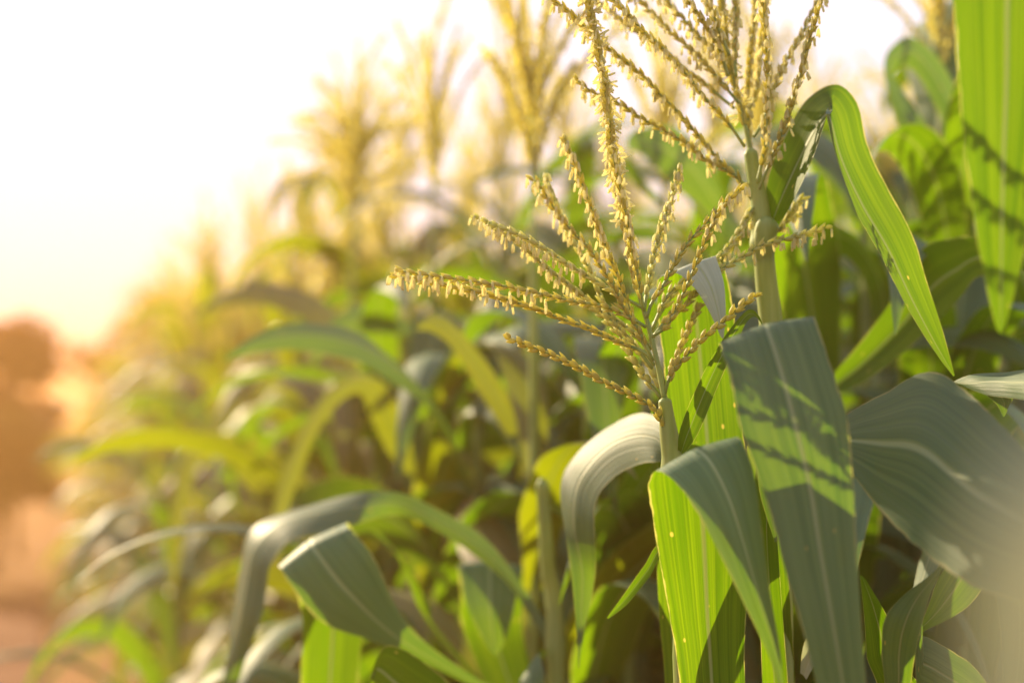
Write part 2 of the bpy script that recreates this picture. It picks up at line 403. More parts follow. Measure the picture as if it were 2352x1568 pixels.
# ------------------------------------------------------------------ setting
def sheet(name, x0, x1, y0, y1, z, mat, nx=2, ny=2, bumpy=0.0):
    xs = np.linspace(x0, x1, nx+1); ys = np.linspace(y0, y1, ny+1)
    V = [(x, y, z+(bumpy*RNG.normal() if 0 < i < nx and 0 < j < ny else 0)) for j, y in enumerate(ys) for i, x in enumerate(xs)]
    F = [(j*(nx+1)+i, j*(nx+1)+i+1, (j+1)*(nx+1)+i+1, (j+1)*(nx+1)+i) for j in range(ny) for i in range(nx)]
    mb = MB(); mb.add(V, F); o = part(name, mb.mesh(name, [mat]), None); o['kind'] = 'structure'; return o
sheet('ground', -110, 110, -20, 120, 0, M['soil'])
sheet('dirt_path', -2.6, -0.05, -18, 11, 0.03, M['path'], 24, 220, 0.012)

# ------------------------------------------------------------------ the sharp plant: main tassel
def c2(x, y): return (861.3+x*0.3662, 516.8+y*0.3662)
def c1(x, y): return (1148.4+x*0.3662, y*0.3662)
def pxpath(pts, d0, d1, conv, o, n=40):
    P = []
    for i, p in enumerate(pts):
        q = conv(*p) if conv else p
        P.append(list(W(q[0], q[1], d0+(d1-d0)*i/(len(pts)-1))-o))
    return catmull(P, n)

DA = 1.215
baseA = W(1560, 1300, DA); baseA.z = 0; baseA.x += 0.0
A = thing('corn_plant', 'corn plant in sharp focus whose spreading golden tassel reaches out over the path', 'corn plant', baseA)
oA = A.location
stA = [W(1548, 1075, DA)-oA, W(1575, 1330, DA)-oA]
part('stalk', stalk_mesh([[0, 0, 0], [0.0, 0, 0.6], list(stA[1]), list(stA[0]), list(W(1535, 985, DA)-oA), list(W(1526, 912, DA)-oA)], 0.013, 0.0055, [stA[0].z, stA[0].z-.17, 0.9, .7], 14, 120), A)
stem = [(1815, 1085), (1770, 860), (1720, 650), (1682, 520), (1640, 360), (1600, 150), (1570, 0), (1530, -200), (1485, -500), (1450, -800), (1400, -1100), (1330, -1420), (1310, -1560)]
TA = part('tassel', spike_mesh('tassel', pxpath(stem, DA, DA+.03, c2, oA, 90), bare=0.24, flower=(.40, 1), fp=.85, spike=True, ln=0.0105, r=.0026), A)
TA_B = [  # points, depth at base, depth at tip, flowering from, flowering share, green
    ([(1836, 1370), (1800, 1250), (1765, 1165), (1650, 1085), (1450, 990), (1250, 880), (1050, 790), (850, 712)], 0, -.03, 2, 0, 0),
    ([(1750, 880), (1690, 800), (1500, 720), (1350, 650), (1200, 600), (1050, 540), (900, 490), (700, 430), (500, 385), (300, 345), (140, 322)], 0, -.02, .52, .45, 0),
    ([(1700, 640), (1560, 555), (1400, 500), (1250, 480), (1100, 445), (900, 400), (700, 365), (500, 335), (350, 318), (172, 288)], -.01, -.05, .38, .45, 0),
    ([(1740, 900), (1600, 720), (1480, 600), (1350, 480), (1200, 360), (1080, 270), (950, 150), (830, 60), (720, 0), (650, -45)], .02, .08, .4, .5, 1),
    ([(1680, 520), (1500, 420), (1350, 330), (1200, 240), (1050, 140), (900, 60), (780, 15), (690, -25)], 0, .05, .3, .5, 1),
    ([(1735, 830), (1640, 690), (1480, 570), (1430, 480), (1370, 330), (1300, 200), (1240, 90), (1184, -10), (1110, -190), (1075, -300)], .02, .10, .65, .3, 1),
    ([(1745, 850), (1690, 740), (1640, 640), (1560, 520), (1500, 390), (1430, 280), (1343, 148), (1234, 39), (1113, -122), (1050, -230), (990, -295)], -.02, -.08, .5, .5, 0),
    ([(1730, 780), (1670, 690), (1620, 590), (1570, 460), (1530, 330), (1480, 220), (1455, 156), (1400, 0), (1350, -120), (1290, -280), (1240, -420), (1184, -545)], .01, -.06, .45, .5, 0),
    ([(1690, 540), (1668, 440), (1645, 300), (1610, 150), (1595, 20), (1560, -120), (1525, -300), (1490, -440)], -.01, -.04, .3, .6, 0),
    ([(1690, 540), (1700, 450), (1720, 350), (1740, 230), (1780, 80), (1825, -70), (1870, -215), (1915, -365)], .01, .06, .35, .55, 1),
    ([(1705, 580), (1735, 490), (1795, 400), (1850, 300), (1910, 190), (1990, 80), (2080, -15), (2180, -130), (2310, -250)], 0, .03, .68, .5, 0),
    ([(1735, 700), (1800, 660), (1850, 600), (1900, 500), (1970, 350), (2030, 200), (2080, 80), (2130, -40), (2210, -150), (2300, -235)], -.01, -.03, .6, .5, 0),
    ([(1840, 980), (1855, 900), (1890, 830), (1930, 730), (1980, 620), (2032, 515)], .02, .06, 2, 0, 0),
    ([(1818, 1060), (1838, 980), (1880, 900), (1950, 820), (2050, 710), (2180, 610), (2280, 520), (2390, 432)], 0, -.01, 2, 0, 0),
    ([(1790, 1080), (1690, 950), (1610, 830), (1540, 700), (1430, 570), (1330, 500)], .03, .08, 2, 0, 1),
    ([(1800, 1060), (1750, 940), (1690, 830), (1640, 780)], .03, .05, 2, 0, 1),
    ([(1745, 700), (1810, 615), (1870, 555), (1940, 515), (1990, 450), (2050, 400), (2120, 330)], .03, .08, 2, 0, 0),
    ([(1735, 660), (1850, 420), (2000, 345), (2180, 270), (2300, 200), (2420, 130), (2560, 90), (2700, 55), (2850, 5)], .04, .075, .5, .35, 1),
    ([(1735, 640), (1900, 400), (2080, 260), (2180, 180), (2250, 90), (2310, -10), (2345, -80)], .05, .09, .5, .45, 1),
]
for pts, b0, b1, fl, fp, gr in TA_B:
    part('tassel_branch', spike_mesh('tassel_branch', pxpath(pts, DA+b0, DA+b1, c2, oA), bare=.07, flower=(fl, 1), fp=min(.9, fp*1.6), r=.0020 if fp else .0026, mats=[M['greenspike' if gr else 'spikelet'], M['anther']]), TA)
def e(ax, ay, bx, by, da, db=None): return (ax, ay, da, bx, by, da if db is None else db)
def onstalk(obj, z): p = obj.location.copy(); p.z = z; return p
zD = lambda py, d: W(1176, py, d).z
# bright blade that rises, folds over and drops to the right
edge_leaf(A, [e(1580, 1900, 1720, 1900, 1.2), e(1560, 1568, 1712, 1568, 1.185), e(1538, 1420, 1715, 1420, 1.17), e(1510, 1260, 1728, 1270, 1.15), e(1490, 1140, 1732, 1120, 1.13),
              e(1490, 1098, 1712, 1030, 1.115), e(1512, 1082, 1690, 1003, 1.09), e(1560, 1118, 1708, 1015, 1.072), e(1615, 1200, 1732, 1085, 1.06), e(1670, 1305, 1748, 1200, 1.055),
              e(1725, 1420, 1768, 1350, 1.055), e(1775, 1530, 1790, 1480, 1.06), e(1803, 1640, 1805, 1630, 1.06)], onstalk(A, 0.85), 90, .07, .008, 3)
# broad blade behind the tassel, its pale tip folded forward
edge_leaf(A, [e(1562, 1250, 1715, 1250, 1.275), e(1545, 1050, 1712, 1050, 1.29), e(1530, 900, 1702, 900, 1.30), e(1514, 750, 1692, 770, 1.30), e(1508, 655, 1672, 640, 1.295),
              e(1515, 637, 1650, 596, 1.285)], onstalk(A, 1.0), 90, .05, .008, 5)
tip = edge_leaf(A, [e(1515, 637, 1650, 596, 1.285), e(1530, 632, 1646, 592, 1.272), e(1560, 630, 1646, 592, 1.265), e(1600, 668, 1662, 645, 1.25), e(1632, 722, 1667, 715, 1.245), e(1656, 775, 1662, 778, 1.245)], None, 40, .05, .008, 5, 'paleleaf', name='leaf_tip')
tip['label'] = 'pale grey leaf tip folded forward'
# slim blade from the top sheath
edge_leaf(A, [e(1556, 1050, 1570, 1045, 1.21), e(1562, 985, 1606, 990, 1.20), e(1608, 872, 1652, 880, 1.20), e(1658, 782, 1692, 790, 1.20), e(1700, 727, 1712, 745, 1.205),
              e(1725, 710, 1732, 728, 1.215), e(1745, 728, 1748, 742, 1.22), e(1757, 765, 1755, 765, 1.22)], None, 70, .16, .006, 8)
# grey blade arching away over the row to the left
edge_leaf(A, [e(1535, 1020, 1540, 1100, 1.30), e(1495, 950, 1497, 1062, 1.36, 1.32), e(1400, 975, 1422, 1085, 1.42, 1.36), e(1312, 1058, 1374, 1150, 1.44, 1.38), e(1285, 1140, 1369, 1235, 1.43, 1.38),
              e(1308, 1290, 1366, 1330, 1.41), e(1324, 1450, 1342, 1450, 1.40), e(1328, 1535, 1330, 1535, 1.40)], onstalk(A, 1.2), 80, .08, .01, 11)
edge_leaf(A, [e(1515, 1255, 1527, 1282, 1.25), e(1478, 1300, 1492, 1325, 1.27), e(1430, 1368, 1442, 1385, 1.285), e(1394, 1418, 1398, 1420, 1.29)], onstalk(A, 1.18), 40, .12, .02, 12, swap=True)
edge_leaf(A, [e(1497, 930, 1524, 1000, 1.36), e(1495, 1050, 1535, 1100, 1.35), e(1503, 1200, 1552, 1200, 1.33), e(1513, 1400, 1568, 1400, 1.32), e(1530, 1700, 1580, 1700, 1.30)][::-1], onstalk(A, 0.7), 60, .12, .01, 13)

# ------------------------------------------------------------------ the taller plant beside it
DB = 1.31
baseB = W(1790, 1300, DB); baseB.z = 0
B = thing('corn_plant', 'tall corn plant with a peaked folded leaf and upright tassel cut by the photo top', 'corn plant', baseB)
oB = B.location
nodeB = W(1752, 560, DB)-oB
part('stalk', stalk_mesh([[0, 0, 0], [0, 0, .6], list(W(1785, 1000, DB)-oB), list(W(1772, 760, DB)-oB), list(W(1760, 650, DB)-oB), list(nodeB), list(W(1745, 470, DB)-oB), list(W(1736, 420, DB)-oB), list(W(1722, 340, DB)-oB)],
                        0.014, 0.0062, [nodeB.z, W(1785, 1000, DB).z, .9, .65], 14, 160), B)
sb = [(1575, 960), (1540, 800), (1490, 600), (1440, 400), (1410, 200), (1390, 0), (1370, -200), (1340, -420)]
TB = part('tassel', spike_mesh('tassel', pxpath(sb, DB, DB+.03, c1, oB, 60), bare=0.1, flower=(.1, 1), fp=.6, spike=True), B)
TB_B = [
    ([(1600, 1290), (1500, 1130), (1420, 1070), (1300, 1010), (1200, 920), (1050, 830), (900, 750), (750, 650), (600, 590), (490, 508)], 0, -.02, .2, .4),
    ([(1590, 1220), (1480, 1110), (1400, 1030), (1300, 920), (1200, 800), (1100, 690), (1000, 590), (900, 480), (780, 380), (650, 280), (530, 170), (430, 70), (320, -5)], .01, -.05, .15, .4),
    ([(1470, 680), (1350, 580), (1250, 500), (1150, 430), (1050, 340), (930, 250), (800, 160), (680, 60), (560, -20), (440, -110)], .02, .08, .1, .45),
    ([(1500, 650), (1400, 530), (1320, 440), (1250, 360), (1150, 270), (1050, 180), (900, 30), (780, -80), (640, -180)], 0, .05, .1, .4),
    ([(1535, 920), (1430, 770), (1350, 680), (1260, 590), (1180, 480), (1080, 380), (1000, 280), (900, 200), (780, 60), (620, -80), (500, -170)], -.01, -.06, .15, .45),
    ([(1440, 470), (1350, 320), (1250, 230), (1150, 120), (1000, -40), (880, -150)], .01, .03, .1, .5),
    ([(1430, 480), (1370, 300), (1280, 140), (1180, 0), (1090, -150)], -.02, -.05, .1, .5),
    ([(1420, 380), (1380, 200), (1320, 50), (1250, -100)], .02, .06, .1, .5),
    ([(1600, 1120), (1560, 850), (1550, 600), (1560, 450), (1572, 300), (1590, 150), (1600, -20), (1600, -200)], .02, .05, .15, .4),
    ([(1612, 1150), (1655, 950), (1672, 800), (1682, 650), (1678, 480), (1668, 300), (1660, 150), (1650, -40), (1640, -220)], -.02, -.05, .15, .4),
    ([(1590, 860), (1640, 780), (1690, 650), (1740, 500), (1800, 370), (1870, 250), (1940, 120), (2000, -10), (2060, -150)], 0, .03, .15, .35),
    ([(1625, 1190), (1660, 1100), (1720, 950), (1790, 780), (1830, 640), (1880, 480), (1920, 320), (1970, 150), (2010, 0), (2050, -150)], -.02, -.05, .12, .35),
    ([(1530, 760), (1600, 600), (1625, 400), (1640, 200), (1670, 0), (1690, -150)], .03, .07, .1, .4),
    ([(1480, 480), (1470, 300), (1480, 120), (1470, -60), (1480, -200)], .0, .02, .1, .5),
    ([(1440, 350), (1350, 130), (1300, -60), (1270, -200)], -.03, -.05, .1, .5),
]
for pts, b0, b1, fl, fp in TB_B:
    part('tassel_branch', spike_mesh('tassel_branch', pxpath(pts, DB+b0, DB+b1, c1, oB), bare=.08, flower=(fl, 1), fp=min(.85, fp*1.7)), TB)
for pts, dd in (([(1652, 1540), (1700, 1500), (1780, 1400), (1850, 1300), (1910, 1232)], .02), ([(1652, 1520), (1740, 1420), (1800, 1380), (1865, 1352)], .04), ([(1640, 1290), (1590, 1300), (1540, 1390), (1490, 1500), (1440, 1560)], -.02)):
    part('tassel_branch', spike_mesh('tassel_branch', pxpath(pts, DB, DB+dd, c1, oB), bare=.1, flower=(.3, 1), fp=.3, mats=[M['greenspike'], M['anther']]), TB)
# short sheath collar under the flag leaf
sh = [W(1752, 600, DB)-oB, W(1753, 560, DB-.004)-oB, W(1762, 520, DB-.006)-oB, W(1770, 500, DB-.004)-oB]
mb = MB(); mb.add(*tube(catmull([list(p) for p in sh], 20), np.linspace(.0085, .0125, 20)*np.array([1]*14+[.95, .85, .7, .5, .3, .12]), 12)); part('sheath', mb.mesh('sheath', [M['stalk']]), B)
# peaked folded flag leaf
edge_leaf(B, [e(1752, 520, 1785, 528, 1.31), e(1762, 420, 1830, 445, 1.31, 1.28), e(1800, 320, 1873, 352, 1.315, 1.27), e(1848, 230, 1893, 292, 1.32, 1.255), e(1918, 191, 1899, 262, 1.325, 1.245),
              e(1966, 232, 1906, 292, 1.325, 1.24), e(1992, 330, 1926, 382, 1.315, 1.24), e(2040, 430, 1966, 490, 1.305, 1.24), e(2093, 540, 2022, 580, 1.295, 1.24), e(2128, 640, 2084, 708, 1.285, 1.245),
              e(2160, 740, 2140, 800, 1.275, 1.25), e(2193, 862, 2190, 864, 1.26)], None, 110, .13, .006, 21)
# big grey blade folded over and hanging in front
edge_leaf(B, [e(1745, 1120, 1805, 1120, 1.25), e(1700, 920, 1845, 900, 1.17), e(1660, 810, 1862, 765, 1.11), e(1648, 786, 1866, 731, 1.08), e(1655, 800, 1876, 742, 1.06),
              e(1678, 880, 1912, 850, 1.045), e(1704, 1000, 1948, 965, 1.035), e(1757, 1140, 1959, 1090, 1.03), e(1800, 1300, 1967, 1240, 1.025), e(1850, 1470, 1978, 1420, 1.02), e(1895, 1640, 1988, 1600, 1.02), e(1955, 1820, 1965, 1820, 1.02)],
          onstalk(B, 1.1), 110, .055, .006, 22)
# lower blades near the right corner
edge_leaf(B, [e(2000, 1800, 2050, 1800, 1.22), e(2030, 1600, 2088, 1600, 1.16), e(2024, 1490, 2102, 1500, 1.14), e(2033, 1418, 2117, 1440, 1.13), e(2075, 1366, 2132, 1380, 1.13), e(2125, 1328, 2147, 1340, 1.13), e(2166, 1294, 2167, 1296, 1.13)], onstalk(B, .75), 60, .14, .006, 23, swap=True)
edge_leaf(B, [e(1975, 1320, 1985, 1325, 1.18), e(1983, 1400, 2038, 1415, 1.19), e(1990, 1500, 2078, 1520, 1.2), e(2000, 1700, 2110, 1700, 1.22)][::-1], onstalk(B, .8), 40, .10, .01, 24)
edge_leaf(B, [e(2060, 1560, 2085, 1480, 1.18), e(2110, 1580, 2120, 1460, 1.18), e(2160, 1610, 2180, 1490, 1.18), e(2230, 1650, 2250, 1545, 1.18), e(2330, 1700, 2335, 1690, 1.18)], onstalk(B, .8), 50, .10, .01, 25)
edge_leaf(B, [e(2060, 1470, 2080, 1490, 1.21), e(2112, 1432, 2118, 1452, 1.19), e(2132, 1390, 2172, 1425, 1.18), e(2152, 1335, 2222, 1393, 1.175), e(2185, 1285, 2255, 1352, 1.17), e(2250, 1250, 2290, 1290, 1.165), e(2330, 1215, 2332, 1220, 1.16)], onstalk(B, .9), 50, .08, .01, 26)
edge_leaf(B, [e(1740, 1300, 1790, 1300, 1.24), e(1730, 1150, 1785, 1200, 1.22), e(1715, 1030, 1765, 1080, 1.21), e(1735, 1020, 1775, 1050, 1.19), e(1745, 1130, 1782, 1110, 1.19), e(1780, 1245, 1785, 1240, 1.19)], onstalk(B, 1.0), 60, .10, .01, 27)

edge_leaf(B, [e(1838, 1545, 1852, 1560, 1.17), e(1842, 1495, 1872, 1520, 1.16), e(1852, 1462, 1876, 1480, 1.16), e(1868, 1442, 1870, 1444, 1.165)], None, 24, .15, .02, 29, 'paleleaf', name='dry_husk')

# ------------------------------------------------------------------ plant just outside the right edge
baseC = W(2520, 1300, 1.0); baseC.z = 0
C = thing('corn_plant', 'near corn plant sending a long hanging yellow-edged leaf in from the right border', 'corn plant', baseC)
part('stalk', stalk_mesh([[0, 0, 0], [0, 0, .7], [.01, 0, 1.3], [0.02, 0.0, 1.75]], .014, .007, [.4, .65, .9, 1.1, 1.3, 1.5], 12, 100), C)
edge_leaf(C, [e(2470, -220, 2560, -60, 1.02), e(2400, -330, 2560, -240, 1.0), e(2270, -310, 2500, -260, .99), e(2190, -150, 2460, -130, .985), e(2188, 0, 2448, 0, .98), e(2199, 180, 2432, 180, .98), e(2215, 350, 2402, 350, .98),
              e(2241, 530, 2365, 520, .98), e(2266, 660, 2336, 650, .98), e(2286, 745, 2312, 738, .98), e(2298, 766, 2300, 766, .98)], onstalk(C, 1.55), 90, .05, .006, 31, swap=True)
edge_leaf(C, [e(2900, 1260, 2900, 1200, .93), e(2500, 1310, 2490, 1180, .95, .98), e(2390, 1385, 2385, 1060, .96, 1.02), e(2260, 1360, 2295, 968, .99, 1.06), e(2160, 1300, 2222, 898, 1.03, 1.10), e(2080, 1232, 2140, 853, 1.06, 1.13),
              e(2010, 1160, 2040, 898, 1.09, 1.15), e(1955, 1088, 1945, 950, 1.11, 1.16), e(1890, 1040, 1880, 990, 1.13, 1.16)][1:], onstalk(C, 1.18), 80, .05, .006, 32, swap=True)
edge_leaf(C, [e(2480, 880, 2480, 960, 1.1, 1.08), e(2400, 850, 2410, 930, 1.14, 1.1), e(2300, 853, 2330, 915, 1.2, 1.16), e(2230, 860, 2262, 906, 1.23, 1.2), e(2180, 880, 2192, 878, 1.25)], onstalk(C, 1.3), 50, .10, .008, 33)
edge_leaf(C, [e(2420, 590, 2430, 650, 1.35), e(2260, 545, 2262, 632, 1.45), e(2180, 548, 2200, 690, 1.48), e(2118, 572, 2130, 762, 1.50), e(2062, 668, 2050, 832, 1.52), e(1985, 775, 1965, 888, 1.54), e(1905, 870, 1900, 915, 1.56)], onstalk(C, 1.35), 70, .16, .008, 34, swap=True)
edge_leaf(C, [e(2360, 880, 2420, 950, 1.18), e(2265, 895, 2340, 915, 1.2), e(2290, 930, 2322, 925, 1.2), e(2304, 957, 2308, 955, 1.2)], onstalk(C, 1.25), 30, .08, .008, 35)

# nearest plant, far out of focus at the right border
baseD = W(2700, 1300, .56); baseD.z = 0
Dp = thing('corn_plant', 'closest corn plant, only one pale smeared leaf of it at the lower right border', 'corn plant', baseD)
part('stalk', stalk_mesh([[0, 0, 0], [0, 0, .7], [.0, 0, 1.3]], .014, .010, [.4, .65, .9, 1.1], 12, 60), Dp)
edge_leaf(Dp, [e(2800, 1050, 2860, 1200, .40, .42), e(2610, 960, 2690, 1100, .30, .32), e(2460, 940, 2600, 1030, .25, .26), e(2345, 1020, 2560, 1090, .235), e(2290, 1120, 2540, 1150, .23), e(2240, 1250, 2500, 1260, .225), e(2235, 1500, 2470, 1500, .225), e(2270, 1800, 2440, 1800, .225), e(2340, 2150, 2350, 2150, .23)],
          onstalk(Dp, 1.22), 60, .06, .006, 41, 'dryleaf')

# ------------------------------------------------------------------ bare stalk plant and its big arching leaves
DT = 1.62
baseT = W(1285, 1568, DT); baseT.z = 0
T = thing('corn_plant', 'corn plant with a bare broken-topped stalk and big grey leaves arching towards the path', 'corn plant', baseT)
oT = T.location
part('stalk', stalk_mesh([[0, 0, 0], [0, 0, .6], list(W(1276, 1490, DT)-oT), list(W(1258, 1300, DT)-oT), list(W(1245, 1098, DT)-oT)], .013, .0068, [W(1276, 1490, DT).z, W(1245, 1105, DT).z, .7], 12, 100), T)
edge_leaf(T, [e(1190, 1330, 1190, 1370, 1.64), e(1110, 1232, 1112, 1292, 1.66), e(1000, 1166, 1002, 1218, 1.68), e(900, 1128, 902, 1182, 1.70), e(780, 1140, 762, 1222, 1.72, 1.66), e(655, 1176, 672, 1237, 1.74, 1.66),
              e(577, 1216, 627, 1295, 1.74, 1.66), e(550, 1300, 612, 1360, 1.73, 1.66), e(536, 1420, 590, 1440, 1.72, 1.66), e(512, 1570, 545, 1575, 1.70), e(500, 1700, 505, 1705, 1.7)], onstalk(T, 1.08), 90, .10, .008, 51)
edge_leaf(T, [e(1150, 1625, 1185, 1610, 1.58), e(1055, 1562, 1092, 1555, 1.57), e(880, 1480, 942, 1440, 1.55), e(742, 1430, 862, 1285, 1.53), e(662, 1335, 815, 1222, 1.53), e(640, 1302, 798, 1210, 1.545), e(650, 1305, 808, 1212, 1.575), e(690, 1400, 840, 1330, 1.60), e(690, 1600, 820, 1600, 1.62)], onstalk(T, .9), 80, .08, .008, 52, swap=True)
edge_leaf(T, [e(1075, 1480, 1210, 1480, 1.75), e(1058, 1360, 1204, 1360, 1.73), e(1050, 1306, 1200, 1310, 1.71), e(1052, 1302, 1200, 1306, 1.69), e(1072, 1390, 1182, 1395, 1.67), e(1108, 1465, 1160, 1470, 1.67), e(1136, 1505, 1140, 1506, 1.67)], onstalk(T, .9), 70, .06, .008, 53)
edge_leaf(T, [e(1130, 1700, 1060, 1760, 1.48), e(1045, 1580, 960, 1700, 1.45), e(962, 1512, 880, 1650, 1.43), e(900, 1482, 845, 1600, 1.42), e(868, 1505, 835, 1600, 1.42), e(835, 1600, 825, 1650, 1.42)], onstalk(T, .75), 50, .10, .01, 54, swap=True)
edge_leaf(T, [e(1250, 1510, 1262, 1490, 1.61), e(1215, 1530, 1240, 1500, 1.6), e(1180, 1600, 1250, 1560, 1.58), e(1170, 1700, 1240, 1700, 1.58)], None, 40, .1, .01, 55)
edge_leaf(T, [e(840, 1215, 860, 1225, 1.75), e(880, 1230, 930, 1290, 1.75), e(930, 1310, 990, 1390, 1.75), e(990, 1440, 1010, 1450, 1.75)][::-1], onstalk(T, .95), 40, .08, .01, 56)

# ------------------------------------------------------------------ blurred plants standing along the row edge
def placed(label, seed, px, py_top, d, nl, nb, rz=0, group=None, hi=False, spread=.55, tassel=True, low=.3, plane=None, gap=.05):
    """plant whose tassel springs at (px, py_top)"""
    p = W(px, py_top, d); H = p.z
    return generic_plant(label, seed, H, nl, nb, hi, group, (p.x, p.y, 0), rz, tassel, True, low, spread, plane, gap)
LEAFKIND[0] = 'glowleaf'
P2 = placed('blurred corn plant with a tall dense tassel between the sharp tassel and the sky', 101, 1230, 490, 1.95, 11, 20, spread=.45, plane=2.2, gap=.3)
P3 = placed('blurred corn plant with an arching sunlit leaf left of the dense tall tassel', 102, 990, 480, 2.3, 10, 14, spread=.38, plane=1.6, gap=.32)
edge_leaf(P3, [e(955, 1085, 942, 1092, 2.28), e(930, 962, 892, 1040, 2.25), e(888, 886, 852, 962, 2.22), e(820, 862, 830, 905, 2.2), e(760, 890, 782, 922, 2.18), e(700, 970, 730, 992, 2.17), e(650, 1080, 690, 1090, 2.17), e(620, 1200, 650, 1200, 2.17), e(610, 1290, 612, 1290, 2.17)], None, 70, .1, .01, 61)
P4 = placed('blurred corn plant with the fullest yellow spreading tassel, left of the two narrower blurred tassels', 103, 760, 520, 2.75, 10, 44, spread=.75, plane=2.0, gap=.36)
edge_leaf(P4, [e(720, 1130, 640, 1160, 2.8), e(650, 1050, 600, 1150, 2.8), e(570, 1000, 540, 1090, 2.78), e(500, 995, 490, 1040, 2.75), e(420, 1040, 460, 1060, 2.72), e(395, 1150, 430, 1160, 2.7), e(390, 1300, 410, 1300, 2.7), e(395, 1370, 397, 1370, 2.7)], onstalk(P4, 1.0), 70, .1, .01, 62)
edge_leaf(P2, [e(1300, 1160, 1262, 1165, 1.95), e(1270, 1080, 1240, 1100, 1.95), e(1200, 960, 1172, 1010, 1.94), e(1130, 850, 1100, 900, 1.93), e(1050, 752, 1040, 800, 1.92), e(1000, 722, 985, 760, 1.92), e(960, 740, 958, 760, 1.92)], None, 50, .1, .01, 63)
LEAFKIND[0] = 'leaf'
P5 = placed('blurred corn plant at the upper right with a hooped leaf under a crowded tassel', 104, 2150, 230, 1.9, 9, 20, spread=.45, low=.4, plane=.6)
edge_leaf(P5, [e(2330, 560, 2310, 600, 1.9), e(2262, 380, 2240, 440, 1.88), e(2222, 262, 2190, 332, 1.86), e(2162, 142, 2130, 212, 1.85), e(2100, 86, 2090, 158, 1.84), e(2058, 98, 2062, 158, 1.83), e(2030, 150, 2052, 178, 1.82), e(2055, 270, 2110, 258, 1.81), e(2105, 370, 2150, 335, 1.81), e(2158, 418, 2162, 412, 1.81)], onstalk(P5, 1.3), 80, .1, .01, 64)
P6 = placed('blurred corn plant behind the two sharp tassels with a grey leaf bent over', 105, 1560, 520, 2.1, 10, 14, spread=.45, low=.4, plane=1.9, gap=.34)
edge_leaf(P6, [e(1660, 520, 1640, 560, 2.05), e(1640, 400, 1610, 480, 2.02), e(1570, 300, 1560, 440, 2.0), e(1500, 290, 1500, 380, 1.98), e(1440, 318, 1450, 345, 1.97), e(1470, 400, 1440, 400, 1.96), e(1530, 470, 1520, 480, 1.96)], onstalk(P6, 1.4), 60, .08, .01, 65)

LEAFKIND[0] = 'glowleaf'
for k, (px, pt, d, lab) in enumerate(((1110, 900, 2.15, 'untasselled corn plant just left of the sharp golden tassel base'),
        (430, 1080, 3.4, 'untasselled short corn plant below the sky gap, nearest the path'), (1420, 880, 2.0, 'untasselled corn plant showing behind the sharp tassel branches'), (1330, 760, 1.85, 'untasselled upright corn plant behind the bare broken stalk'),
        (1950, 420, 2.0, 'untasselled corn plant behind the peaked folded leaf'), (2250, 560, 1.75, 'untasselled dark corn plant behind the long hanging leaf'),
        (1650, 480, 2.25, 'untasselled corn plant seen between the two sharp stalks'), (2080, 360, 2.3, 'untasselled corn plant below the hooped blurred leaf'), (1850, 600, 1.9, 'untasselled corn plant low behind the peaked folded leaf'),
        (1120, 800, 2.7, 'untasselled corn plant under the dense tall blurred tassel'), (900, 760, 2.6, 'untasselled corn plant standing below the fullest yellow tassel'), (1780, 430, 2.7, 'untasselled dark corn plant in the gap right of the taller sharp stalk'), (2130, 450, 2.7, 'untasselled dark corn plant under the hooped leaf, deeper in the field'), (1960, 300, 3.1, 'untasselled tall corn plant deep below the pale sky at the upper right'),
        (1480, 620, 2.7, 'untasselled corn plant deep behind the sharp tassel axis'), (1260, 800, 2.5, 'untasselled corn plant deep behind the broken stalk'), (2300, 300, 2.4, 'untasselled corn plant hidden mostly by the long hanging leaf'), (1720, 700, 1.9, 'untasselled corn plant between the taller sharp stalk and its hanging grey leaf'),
        (1010, 800, 2.35, 'untasselled corn plant beside the arching sunlit leaf'))):
    LEAFKIND[0] = 'leaf' if px > 1000 or px < 600 else 'glowleaf'
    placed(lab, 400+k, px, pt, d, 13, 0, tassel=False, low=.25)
LEAFKIND[0] = 'leaf'
# generic plants: a few are built, the others are copies
protos = [generic_plant('blurred corn plant', 200+i, 1.56+0.08*i, 14, 11 if i % 2 else 15, False, 'corn plants', (0, -300, 0), low=.2, spread=(.3, .5, .65, .4, .55)[i]) for i in range(5)]
LEAFKIND[0] = 'glowleaf'
glow_tinted = [generic_plant('blurred corn plant', 260+i, 1.58+0.08*i, 14, 14, False, 'corn plants', (0, -300, 0), low=.2, spread=(.4, .6, .7, .5)[i]) for i in range(4)]  # plants wearing the leaves with painted-in amber glow
far = [generic_plant('blurred corn plant', 300+i, 1.6+0.08*i, 9, 12, False, 'corn plants', (0, -300, 0), sub=False, spread=(.4, .55, .3)[i]) for i in range(3)]
used = set()
def put(src, x, y, rz, sc, label, group):
    if src.name not in used:
        used.add(src.name); src.location = (x, y, 0); src.rotation_euler = (0, 0, rz); src.scale = (sc,)*3; src['label'] = label; src['group'] = group
    else: dup(src, (x, y, 0), rz, sc, label, group)
rr = random.Random(11)
FRONT = ('blurred corn plant standing in the front row along the reddish dirt path', 'front row corn plants along the path')
MIDR = ('blurred corn plant standing deep in the field behind the front row', 'corn plants deep in the field')
FARR = ('tiny hazy corn plant far along the row towards the russet trees', 'far hazy corn plants')
y = 3.15
while y < 8.0:
    put(glow_tinted[rr.randrange(4)] if rr.random() < .8 else protos[rr.randrange(5)], 0.63+rr.uniform(-.09, .09), y, rr.uniform(0, 6.28), rr.uniform(.92, 1.03), *FRONT); y += rr.uniform(.14, .22)
while y < 21:
    put(far[rr.randrange(3)], 0.6+rr.uniform(-.12, .12), y, rr.uniform(0, 6.28), rr.uniform(.90, 1.03), *FARR); y += rr.uniform(.22, .4)
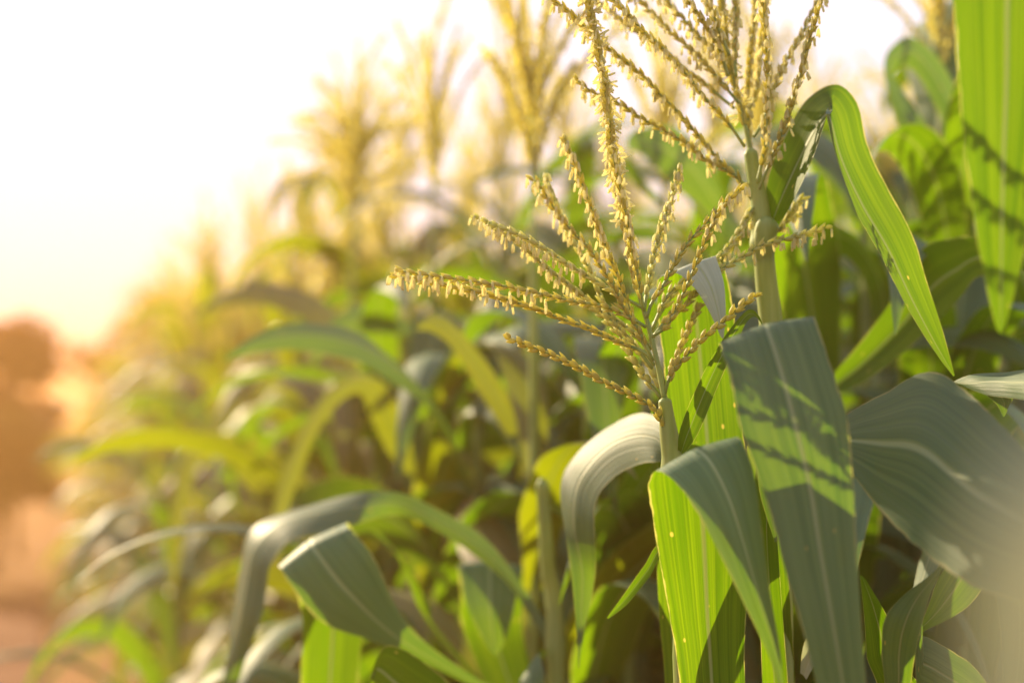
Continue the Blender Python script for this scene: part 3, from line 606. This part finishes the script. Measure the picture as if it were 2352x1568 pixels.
for x0, ya, yb in ((0.88, 2.8, 8.0), (1.1, 2.0, 6.0), (1.6, 1.9, 6.5), (2.15, 2.3, 7.5), (2.75, 3.0, 8.5), (3.4, 4.2, 9.5)):
    y = ya
    while y < yb:
        x = x0+rr.uniform(-.1, .1)
        put(glow_tinted[rr.randrange(4)] if y > 2.2+x*.9 else protos[rr.randrange(5)], x, y, rr.uniform(0, 6.28), rr.uniform(.96, 1.10), *MIDR); y += rr.uniform(.20, .32)

for x0, ya, yb in ((4.1, 4.6, 11), (4.9, 5.4, 12), (5.7, 6.0, 13)):
    y = ya
    while y < yb:
        put(far[rr.randrange(3)], x0+rr.uniform(-.15, .15), y, rr.uniform(0, 6.28), rr.uniform(.96, 1.15), 'faint corn plant at the far inner side of the field, seen between nearer stalks', 'corn plants at the inner field'); y += rr.uniform(.3, .5)

# ------------------------------------------------------------------ trees at the end of the path
def tree(label, loc, h, w, mat, seed, nl=2600):
    rg = np.random.default_rng(seed); t = thing('tree', label, 'tree', loc)
    mb = MB(); th = h*.45
    mb.add(*tube(catmull([[0, 0, 0], [.05*h*rg.normal()*.3, 0, th*.5], [0, 0, th], [.1, 0, h*.75]], 16), np.linspace(.05*h*.6, .012*h, 16), 8))
    cl = []
    for k in range(9):
        az = k*2.4; z = h*rg.uniform(.45, .9); r = w*.5*rg.uniform(.45, 1)*(1.15-z/h*.5)
        c = np.array([math.cos(az)*r, math.sin(az)*r, z]); cl.append((c, w*rg.uniform(.14, .26)))
        mb.add(*tube(catmull([[0, 0, z*.6], list(c*.6+np.array([0, 0, z*.32])), list(c)], 8), np.linspace(.014*h, .004*h, 8), 5))
    cl.append((np.array([0, 0, h*.86]), w*.25)); cl.append((np.array([0, 0, h*.6]), w*.3))
    part('trunk', mb.mesh('trunk', [M['bark']]), t)
    cb = MB()
    for i in range(nl):
        c, r = cl[rg.integers(len(cl))]; d = rg.normal(0, 1, 3); d /= np.linalg.norm(d)
        p = c+d*r*rg.uniform(.3, 1.1)*np.array([1, 1, .8]); a = norm(rg.normal(0, 1, 3)); b = norm(np.cross(a, rg.normal(0, 1, 3))); s = rg.uniform(.05, .11)*max(1, h/5)
        cb.add([p-a*s, p+b*s*.5, p+a*s, p-b*s*.5], [(0, 1, 2, 3)])
    part('crown', cb.mesh('crown', [M[mat]]), t)
def ground_at(px, d): p = W(px, 960, d); return (p.x, p.y, 0)
tree('russet bushy tree beside the dirt path at the left border', ground_at(-10, 12.5), 2.3, 1.2, 'russet', 1)
tree('low olive shrub tree before the russet tree at the left border', ground_at(-70, 11.8), 1.4, 1.4, 'olive', 2)
tree('russet tree rising behind the far end of the corn row', ground_at(310, 19), 2.9, 1.6, 'russet', 3)
tree('small russet tree nearest the gap of pale sky', ground_at(45, 14), 1.6, 1.0, 'russet', 4)
tree('olive tree over the far corn left of the yellow tassel', ground_at(430, 26), 3.9, 2.2, 'olive', 5)

# ------------------------------------------------------------------ haze, with the lens-flare glow added as its orange tint
hz = NT('flare_tinted_haze')
pv = hz.n('ShaderNodeVolumePrincipled')
pv.inputs['Color'].default_value = (1.0, 0.52, 0.17, 1); pv.inputs['Density'].default_value = HAZE_DENSITY; pv.inputs['Anisotropy'].default_value = 0.42
hz.l(pv.outputs[0], hz.out.inputs['Volume'])
x0, x1, y0, y1, z0, z1 = -112, 112, -22, 122, -1, 4.6
mb = MB(); mb.add([(x, y, z) for z in (z0, z1) for y in (y0, y1) for x in (x0, x1)], [(0, 2, 3, 1), (4, 5, 7, 6), (0, 1, 5, 4), (2, 6, 7, 3), (0, 4, 6, 2), (1, 3, 7, 5)])
hm = mb.mesh('haze', [hz.m]); hm.polygons.foreach_set('use_smooth', [False]*6); ho = part('haze', hm, None); ho['kind'] = 'stuff'
